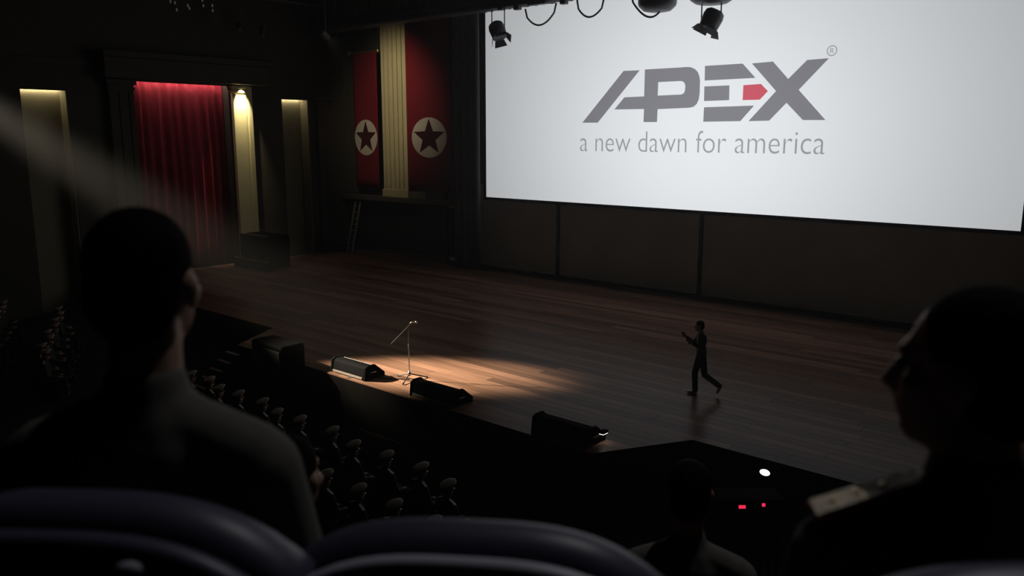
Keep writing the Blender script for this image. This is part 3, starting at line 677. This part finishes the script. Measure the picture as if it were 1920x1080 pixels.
def seated(name, voxel, cap=True, jm=None, boards=None, stars=0, fine=False, yaw=0.0, hd=0.0):
    HZ = globals()['HZ']+hd
    jm = jm or M_uniform; r = empty(name)
    def body(bm):
        head_parts(bm, (0, 0.02, HZ)); turn(bm, 0, yaw)
        cone(bm, (0, 0.005, HZ-0.07), (0, -0.02, 1.06), 0.056, 0.062); ell(bm, (0, -0.01, 0.93), (0.145, 0.095, 0.17)); ell(bm, (0, 0.0, 0.70), (0.13, 0.09, 0.17))
        for s in (-1, 1):
            cone(bm, (s*0.05, -0.02, 1.045), (s*0.165, -0.02, 0.99), 0.045, 0.05)
            cone(bm, (s*0.185, -0.02, 0.98), (s*0.235, 0.03, 0.72), 0.046, 0.038); cone(bm, (s*0.235, 0.03, 0.72), (s*0.13, 0.27, 0.635), 0.036, 0.026)
            if fine: hand_parts(bm, (s*0.125, 0.28, 0.635), (-s*0.25, 1, -0.08), (0, 0, 1), s)
            else: ell(bm, (s*0.115, 0.33, 0.63), (0.04, 0.06, 0.026))
            cone(bm, (s*0.085, 0.02, 0.54), (s*0.12, 0.42, 0.545), 0.072, 0.054); cone(bm, (s*0.12, 0.43, 0.54), (s*0.12, 0.44, 0.10), 0.048, 0.036)
    obj_body = blob('body', body, voxel, M_skin, r, 3)
    def jacket(bm):
        ell(bm, (0, -0.012, 0.93), (0.178, 0.122, 0.20)); ell(bm, (0, 0.0, 0.69), (0.165, 0.122, 0.20)); cone(bm, (0, -0.015, 1.05), (0, -0.01, 1.115), 0.088, 0.070)
        for s in (-1, 1):
            cone(bm, (s*0.04, -0.02, 1.062), (s*0.175, -0.02, 1.000), 0.060, 0.066)
            cone(bm, (s*0.190, -0.02, 0.985), (s*0.238, 0.03, 0.72), 0.068, 0.056); cone(bm, (s*0.238, 0.03, 0.72), (s*0.138, 0.25, 0.64), 0.055, 0.042)
    blob('jacket', jacket, voxel, jm, r, 4)
    def legs(bm):
        ell(bm, (0, 0.0, 0.555), (0.18, 0.14, 0.11))
        for s in (-1, 1):
            cone(bm, (s*0.085, 0.02, 0.545), (s*0.12, 0.42, 0.55), 0.094, 0.072); cone(bm, (s*0.12, 0.43, 0.545), (s*0.12, 0.44, 0.10), 0.070, 0.056)
    blob('trousers', legs, voxel*1.2, M_trousers, r, 3)
    for s in (-1, 1):
        bm = B(); ell(bm, (s*0.12, 0.46, 0.085), (0.048, 0.055, 0.05)); ell(bm, (s*0.12, 0.54, 0.045), (0.045, 0.10, 0.045)); obj('shoe', bm, M_visor, r, True)
        bm = B(); ell(bm, (s*0.031, 0.02+0.083, HZ+0.010), (0.012, 0.008, 0.007), None, 8); turn(bm, 0, yaw); obj('eye', bm, M_eye, r, True)
    def hair(bm):
        if cap: ell(bm, (0, 0.0, HZ+0.028), (0.081, 0.090, 0.070))
        else:
            ell(bm, (0, -0.004, HZ+0.045), (0.083, 0.098, 0.090)); ell(bm, (0, -0.035, HZ-0.005), (0.076, 0.070, 0.085))
        turn(bm, 0, yaw)
    blob('hair', hair, voxel, M_hair, r, 3)
    if cap: peaked_cap(r, (0, 0.02, HZ))
    if boards:
        for s in (-1, 1): board(r, s, boards, M_redtrim, stars)
    return r
def face_to(p, tgt): d = Vector(tgt)-Vector(p); return math.atan2(d.y, d.x)-PI/2

# ---- stalls seats and capped officers near the stage
def stall_seat():
    r = empty('stalls_seat')
    bm = B(); box(bm, -0.25, 0.25, -0.14, 0.36, 0.36, 0.44, 0.03); obj('seat', bm, M_seatcloth, r)
    bm = B(); prism(bm, [(-0.22, 0.40), (-0.16, 0.40), (-0.20, 0.92), (-0.26, 0.92)], 'x', -0.25, 0.25); bmesh.ops.bevel(bm, geom=list(bm.edges), offset=0.02, segments=2, affect='EDGES'); obj('backrest', bm, M_seatcloth, r)
    for s in (-1, 1):
        bm = B(); box(bm, s*0.31-0.03, s*0.31+0.03, -0.22, 0.28, 0.0, 0.55, 0.01); a = obj('side_panel', bm, M_blackpaint, r)
        bm = B(); box(bm, s*0.31-0.035, s*0.31+0.035, -0.20, 0.28, 0.551, 0.585, 0.012); obj('armrest', bm, M_rubber, a)
    return r
seat0 = stall_seat(); used = [False]
off0 = seated('person', 0.02, True, None, M_board)
ORD = ['first', 'second', 'third', 'fourth', 'fifth', 'sixth', 'seventh', 'eighth', 'ninth', 'tenth', 'eleventh', 'twelfth', 'thirteenth']
def place(x, y, z, tgt, plabel, slabel, group, dr=0):
    rz = face_to((x, y, 0), tgt)
    a = off0 if not used[0] else copy_tree(off0); b = seat0 if not used[0] else copy_tree(seat0); used[0] = True
    a.location = (x, y, z); a.rotation_euler = (0, 0, rz+dr); b.location = (x, y, z); b.rotation_euler = (0, 0, rz)
    tag(a, plabel, 'person', group); tag(b, slabel, 'seat', group+' seats')
R1 = [-19.30, -18.50, -17.70, -16.92, -16.0, -15.12, -14.35, -13.3, -12.35, -11.45, -10.55, -9.65]
for i, x in enumerate(R1):
    x += 0.14; place(x, 9.60-0.03*i+0.1*math.sin(i*2.1), HALLZ, (x+0.6, 30, 0), '%s capped officer from the left in the seated row below the stage' % ORD[i], '%s dark stalls seat from the left in the row below the stage' % ORD[i], 'officers in the row below the stage', random.uniform(-.15, .15))
for i in range(7):
    x = -14.2+i*0.92
    place(x, 8.05, HALLZ, (x+0.6, 30, 0), '%s capped officer from the left in the second, darker seated row' % ORD[i], '%s stalls seat from the left in the second row back from the stage' % ORD[i], 'officers in the second row', random.uniform(-.15, .15))
rd = Vector((-0.915, 0.403, 0)); rn = Vector((0.403, 0.915, 0))
for row in range(3):
    for i in range(8 if row < 2 else 6):
        p = Vector((-24.2, 7.9, 0))+rd*(i*0.95+0.3*row+random.uniform(-.12, .12))-rn*(1.35*row+random.uniform(-.1, .1))+Vector((-1.2*row, 0, 0))
        nm = ['front', 'middle', 'rear'][row]
        place(p.x, p.y, HALLZ+0.12*row, p+rn*9, '%s capped officer from the stairs in the %s row of the far left block' % (ORD[i], nm), '%s seat from the stairs in the %s row of the far left block' % (ORD[i], nm), 'officers in the far left block', random.uniform(-.2, .2))
for row in (1, 2):
    bm = B(); c = Vector((-24.2, 7.9, 0))+rd*3.3-rn*1.35*row+Vector((-1.2*row, 0, 0))
    q = [c+rd*s*5.2+rn*t*0.66 for s, t in ((-1, -1), (1, -1), (1, 1), (-1, 1))]
    prism(bm, [(v.x, v.y) for v in q], 'z', HALLZ, HALLZ+0.12*row); tag(obj('floor_tier', bm, M_carpet), 'low carpeted tier under the far left seat block', 'floor', kind='structure')

# ---- the man walking across the stage
MP = Vector((-8.93, 16.95, 0)); mrz = face_to(MP, (-15.0, 12.0, 0))
man = empty('person', MP, mrz); tag(man, 'person in a dark jacket and pale shirt walking towards the microphone, one forearm raised', 'person')
# local +Y = walking direction, +X = his right
SH, HP = 1.46, 0.95
JL = dict(sh=(-0.18, -0.01, SH), el=(-0.23, 0.02, 1.19), wr=(-0.20, 0.26, 1.30)); JR = dict(sh=(0.18, -0.01, SH), el=(0.22, 0.12, 1.20), wr=(0.17, 0.34, 1.38))
LG = {1: ((0.09, 0.0, HP), (0.095, 0.11, 0.52), (0.09, 0.09, 0.09)), -1: ((-0.09, -0.02, HP), (-0.095, -0.08, 0.52), (-0.09, -0.42, 0.26))}
def mbody(bm):
    head_parts(bm, (0, 0.07, 1.665)); cone(bm, (0, 0.05, 1.60), (0, 0.01, 1.49), 0.055, 0.06)
    ell(bm, (0, 0.0, 1.33), (0.14, 0.09, 0.18)); ell(bm, (0, 0.0, 1.08), (0.125, 0.085, 0.18))
    for s, J in ((-1, JL), (1, JR)):
        cone(bm, (s*0.06, 0, SH+0.02), J['sh'], 0.045, 0.05); cone(bm, J['sh'], J['el'], 0.045, 0.037); cone(bm, J['el'], J['wr'], 0.036, 0.025)
        d = Vector(J['wr'])-Vector(J['el']); hand_parts(bm, J['wr'], d+Vector((0, 0, 0.08)), (s, 0, 0.2), 1 if s > 0 else -1, 0.0095, 0.45)
        h, k, a = LG[s]; cone(bm, h, k, 0.075, 0.055); cone(bm, k, a, 0.052, 0.036)
blob('body', mbody, 0.0095, M_skin, man, 2)
def mjack(bm):
    ell(bm, (0, -0.01, 1.33), (0.172, 0.112, 0.19)); ell(bm, (0, -0.012, 1.06), (0.162, 0.115, 0.20)); cone(bm, (0, 0.0, 1.47), (0, 0.012, 1.515), 0.08, 0.066)
    for s, J in ((-1, JL), (1, JR)):
        cone(bm, (s*0.06, 0, SH+0.02), J['sh'], 0.055, 0.062); cone(bm, J['sh'], J['el'], 0.062, 0.052); e = Vector(J['el']); w_ = Vector(J['wr']); cone(bm, e, e+(w_-e)*0.86, 0.050, 0.040)
blob('jacket', mjack, 0.014, M_suit, man, 3)
def mshirt(bm): ell(bm, (0, 0.062, 1.36), (0.060, 0.062, 0.145)); ell(bm, (0, 0.066, 1.12), (0.045, 0.062, 0.15))
blob('shirt_front', mshirt, 0.012, M_shirt, man, 2)
def mtrou(bm):
    ell(bm, (0, -0.01, 0.93), (0.155, 0.115, 0.13))
    for s in (-1, 1): h, k, a = LG[s]; cone(bm, h, k, 0.092, 0.074); cone(bm, k, a, 0.074, 0.068)
blob('trousers', mtrou, 0.014, M_trousers, man, 3)
def shoe(bm, a, tilt):
    a = Vector(a); R = Euler((tilt, 0, 0)).to_matrix()
    for c, r in (((0, 0, -0.025), (0.043, 0.055, 0.045)), ((0, 0.09, -0.052), (0.046, 0.105, 0.036)), ((0, 0.02, -0.068), (0.042, 0.085, 0.018))):
        ell(bm, a+R @ Vector(c), r, (tilt, 0, 0))
bm = B(); shoe(bm, LG[1][2], 0.0); obj('shoe', bm, M_shoe, man, True)
bm = B(); shoe(bm, LG[-1][2], -1.15); obj('shoe', bm, M_shoe, man, True)
def mhair(bm): ell(bm, (0, 0.048, 1.715), (0.085, 0.102, 0.088)); ell(bm, (0, 0.01, 1.66), (0.078, 0.066, 0.08))
blob('hair', mhair, 0.012, M_hair, man, 3)
for s in (-1, 1):
    bm = B(); ell(bm, (s*0.031, 0.153, 1.675), (0.012, 0.008, 0.007), None, 8); obj('eye', bm, M_eye, man, True)

# ---- small lights in the dark pit on the right
p = at(1434, 886, 13.2); e = empty('stand_lamp', (p.x, p.y, HALLZ)); tag(e, 'small glowing white lamp on a thin stand in the dark pit', 'lamp')
h = p.z-HALLZ
bm = B(); lathe(bm, [(0.2, 0), (0.18, 0.03), (0.02, 0.04)], (0, 0, 0), (0, 0, 1), 16); obj('base', bm, M_blackpaint, e)
bm = B(); tube(bm, [(0, 0, 0.03), (0, 0, h-0.08), (0.0, 0.03, h)], 0.012, 8); obj('pole', bm, M_blackpaint, e)
bm = B(); ell(bm, (0, 0, h), (0.085, 0.045, 0.05)); obj('lamp_head', bm, emitter('white_lamp', (0.9, 0.95, 1.0), 3.0), e, True)
p = at(1412, 951, 12.6); q1 = at(1392, 951, 12.6); q2 = at(1432, 947, 12.6); e = empty('control_desk', (p.x, p.y, HALLZ), rad(41.2)); tag(e, 'black control desk with two small red indicator lights in the pit', 'desk')
h = p.z-HALLZ
bm = B(); box(bm, -0.5, 0.5, 0.02, 0.5, h-0.25, h+0.10, 0.03); obj('console', bm, M_fascia, e)
for sx in (-0.44, 0.44):
    for sy in (0.08, 0.44):
        bm = B(); box(bm, sx-0.025, sx+0.025, sy-0.025, sy+0.025, 0, h-0.25); obj('leg', bm, M_blackpaint, e)
for k, (q, ww) in enumerate(((q1, 0.052), (q2, 0.024))):
    lx = (q-p).dot(RT); bm = B(); box(bm, lx-ww, lx+ww, -0.005, 0.03, q.z-HALLZ-0.024, q.z-HALLZ+0.024, 0.006); obj('indicator_light', bm, emitter('red_indicator', (1.0, 0.03, 0.10), 0.9), e)

# ================================================================== BALCONY WITH NEAR SPECTATORS
ROT = rad(41.2)
def loc(r, f, z): return CAM*0+RT*r+FH*f+Vector((0, 0, z))
def lr(p): return p.dot(RT), p.dot(FH)
hl = at(265, 540, 1.34); hr = at(1842, 706, 1.12); hm = at(538, 902, 2.25); hn = at(1292, 928, 3.0)
ZA = hl.z-HZ-0.05
fa = seated('person', 0.010, False, M_khaki, None, 0, True, 0.0, 0.05); fa.location = (hl.x, hl.y, ZA); fa.rotation_euler = (0, 0, ROT-rad(3))
tag(fa, 'bareheaded dark haired person seen from behind in the near left seat', 'person')
sB = (hr.z-ZA)/(HZ+0.03)
fb = seated('person', 0.010, False, M_khaki, M_goldboard, 3, True, rad(52), 0.03); fb.scale = (sB,)*3; fb.location = (hr.x, hr.y, ZA); fb.rotation_euler = (0, 0, ROT-rad(6))
tag(fb, 'officer with a gold shoulder board and head turned left in the near right seat', 'person')
fc = copy_tree(fa); fc.location = (hm.x, hm.y, hm.z-HZ-0.05); fc.rotation_euler = (0, 0, ROT-rad(18)); tag(fc, 'person seated one row down, right of the near left person\'s shoulder', 'person')
fd = copy_tree(fa); fd.location = (hn.x, hn.y, hn.z-HZ-0.05); fd.rotation_euler = (0, 0, ROT-rad(10)); tag(fd, 'person seated low in front, left of the officer with the gold shoulder board', 'person')
def tier(f0, f1, z, name='floor_balcony'):
    bm = B(); q = [loc(r, f, 0) for r, f in ((-5, f0), (5, f0), (5, f1), (-5, f1))]
    prism(bm, [(v.x, v.y) for v in q], 'z', 2.3, z); return tag(obj(name, bm, M_carpet), 'dark stepped balcony floor under the near seats', 'floor', kind='structure')
tier(-1.2, 0.85, ZA+0.28); tier(0.85, 1.75, ZA); tier(1.75, 2.62, hm.z-HZ-0.05); tier(2.62, 3.75, hn.z-HZ-0.05)
bm = B(); q = [loc(r, f, 0) for r, f in ((-5, 3.75), (5, 3.75), (5, 3.9), (-5, 3.9))]
prism(bm, [(v.x, v.y) for v in q], 'z', 2.3, hn.z-HZ+0.22); tag(obj('balcony_parapet', bm, M_fascia), 'low dark balcony parapet in front of the near seats', 'wall', kind='structure')
def big_seat(p, z, rz, label, W=0.60, top=0.93, plain=False):
    r = empty('balcony_seat', (p.x, p.y, z), rz); tag(r, label, 'seat', 'balcony seats')
    # backrest: padded cushion with arched top, plastic rear shell with an added highlight strip below it
    def panel(y0, y1, zt, w, arch, lean, rnd):
        bm = B(); n = 24; A = []; 
        for i in range(n+1):
            u = -1+2*i/n; x = u*w/2; zt_ = zt-arch*abs(u)**3.2
            ring = []
            for k in range(9):
                a = PI*k/8; yy = (y0+y1)/2-math.cos(a)*(y1-y0)/2; zz = zt_-rnd+math.sin(a)*rnd
                ring.append((x, yy-lean*(zz-0.4), zz))
            ring.append((x, y1-lean*0.0, 0.42)); ring.insert(0, (x, y0-lean*0.0, 0.42))
            A.append([bm.verts.new(v) for v in ring])
        for a, b in zip(A, A[1:]):
            for k in range(len(a)): bm.faces.new((a[k], a[(k+1) % len(a)], b[(k+1) % len(a)], b[k]))
        bm.faces.new(A[0][::-1]); bm.faces.new(A[-1]); return bm
    obj('back_cushion', panel(-0.235, -0.125, top, W, 0.11, 0.10, 0.05), M_seat, r, True)
    sh_ = obj('back_shell', panel(-0.275, -0.235, top-0.022, W*0.98, 0.11, 0.10, 0.018), M_seat, r, True)
    if plain:
        bm = B(); ell(bm, (0.13, -0.278-0.1*(top-0.47), top-0.062), (0.024, 0.014, 0.014), None, 12); obj('glint_bump', bm, M_seathighlight, sh_, True)  # small pale bump added to show a glint on this seat
    else:
        bm = B(); tube(bm, [(W*0.47*u, -0.262-0.1*(top-0.03-0.11*abs(u)**3.2-0.40), top-0.026-0.11*abs(u)**3.2) for u in [-1+k/10 for k in range(21)]], 0.014, 10); obj('highlight_strip', bm, M_seathighlight, sh_, True)  # pale tube added as the highlight stripe along the seat top
    bm = B(); box(bm, -W*0.45, W*0.45, -0.12, 0.38, 0.34, 0.44, 0.035); obj('seat_cushion', bm, M_seat, r)
    for s in (-1, 1):
        bm = B(); box(bm, s*(W/2+0.01)-0.025, s*(W/2+0.01)+0.025, -0.2, 0.3, 0.0, 0.56, 0.012); a = obj('side_panel', bm, M_blackpaint, r)
        bm = B(); box(bm, s*(W/2+0.01)-0.03, s*(W/2+0.01)+0.03, -0.18, 0.3, 0.562, 0.60, 0.014); obj('armrest', bm, M_rubber, a)
    return r
ra, f_a = lr(fa.location); rb, f_b = lr(fb.location)
BK = FH*0.235
def seat_top(x, y, p): q = p-BK; t = (q.dot(FH))/(ray(x, y).dot(FH)); return at(x, y, t).z-ZA
big_seat(fa.location, ZA, ROT-rad(3), 'dark blue balcony seat holding the bareheaded near left person', 0.66, seat_top(150, 918, fa.location), True)
big_seat(fb.location, ZA, ROT-rad(3), 'dark blue balcony seat holding the officer with the gold shoulder board', 0.62, seat_top(1750, 1058, fb.location))
pc = at(915, 980, 1.20); cs = pc+BK; big_seat(cs, ZA, ROT-rad(6), 'empty dark blue balcony seat in the bottom centre of the view', 0.62, pc.z-ZA)
big_seat(fc.location, hm.z-HZ-0.05, ROT-rad(6), 'balcony seat one row down behind the person by the left shoulder', 0.60)
big_seat(fd.location, hn.z-HZ-0.05, ROT-rad(6), 'lowest balcony seat, under the person left of the gold shoulder board', 0.60)
print('ZA', ZA, 'hm', hm.z-HZ, 'hn', hn.z-HZ, 'BZ', BZ)
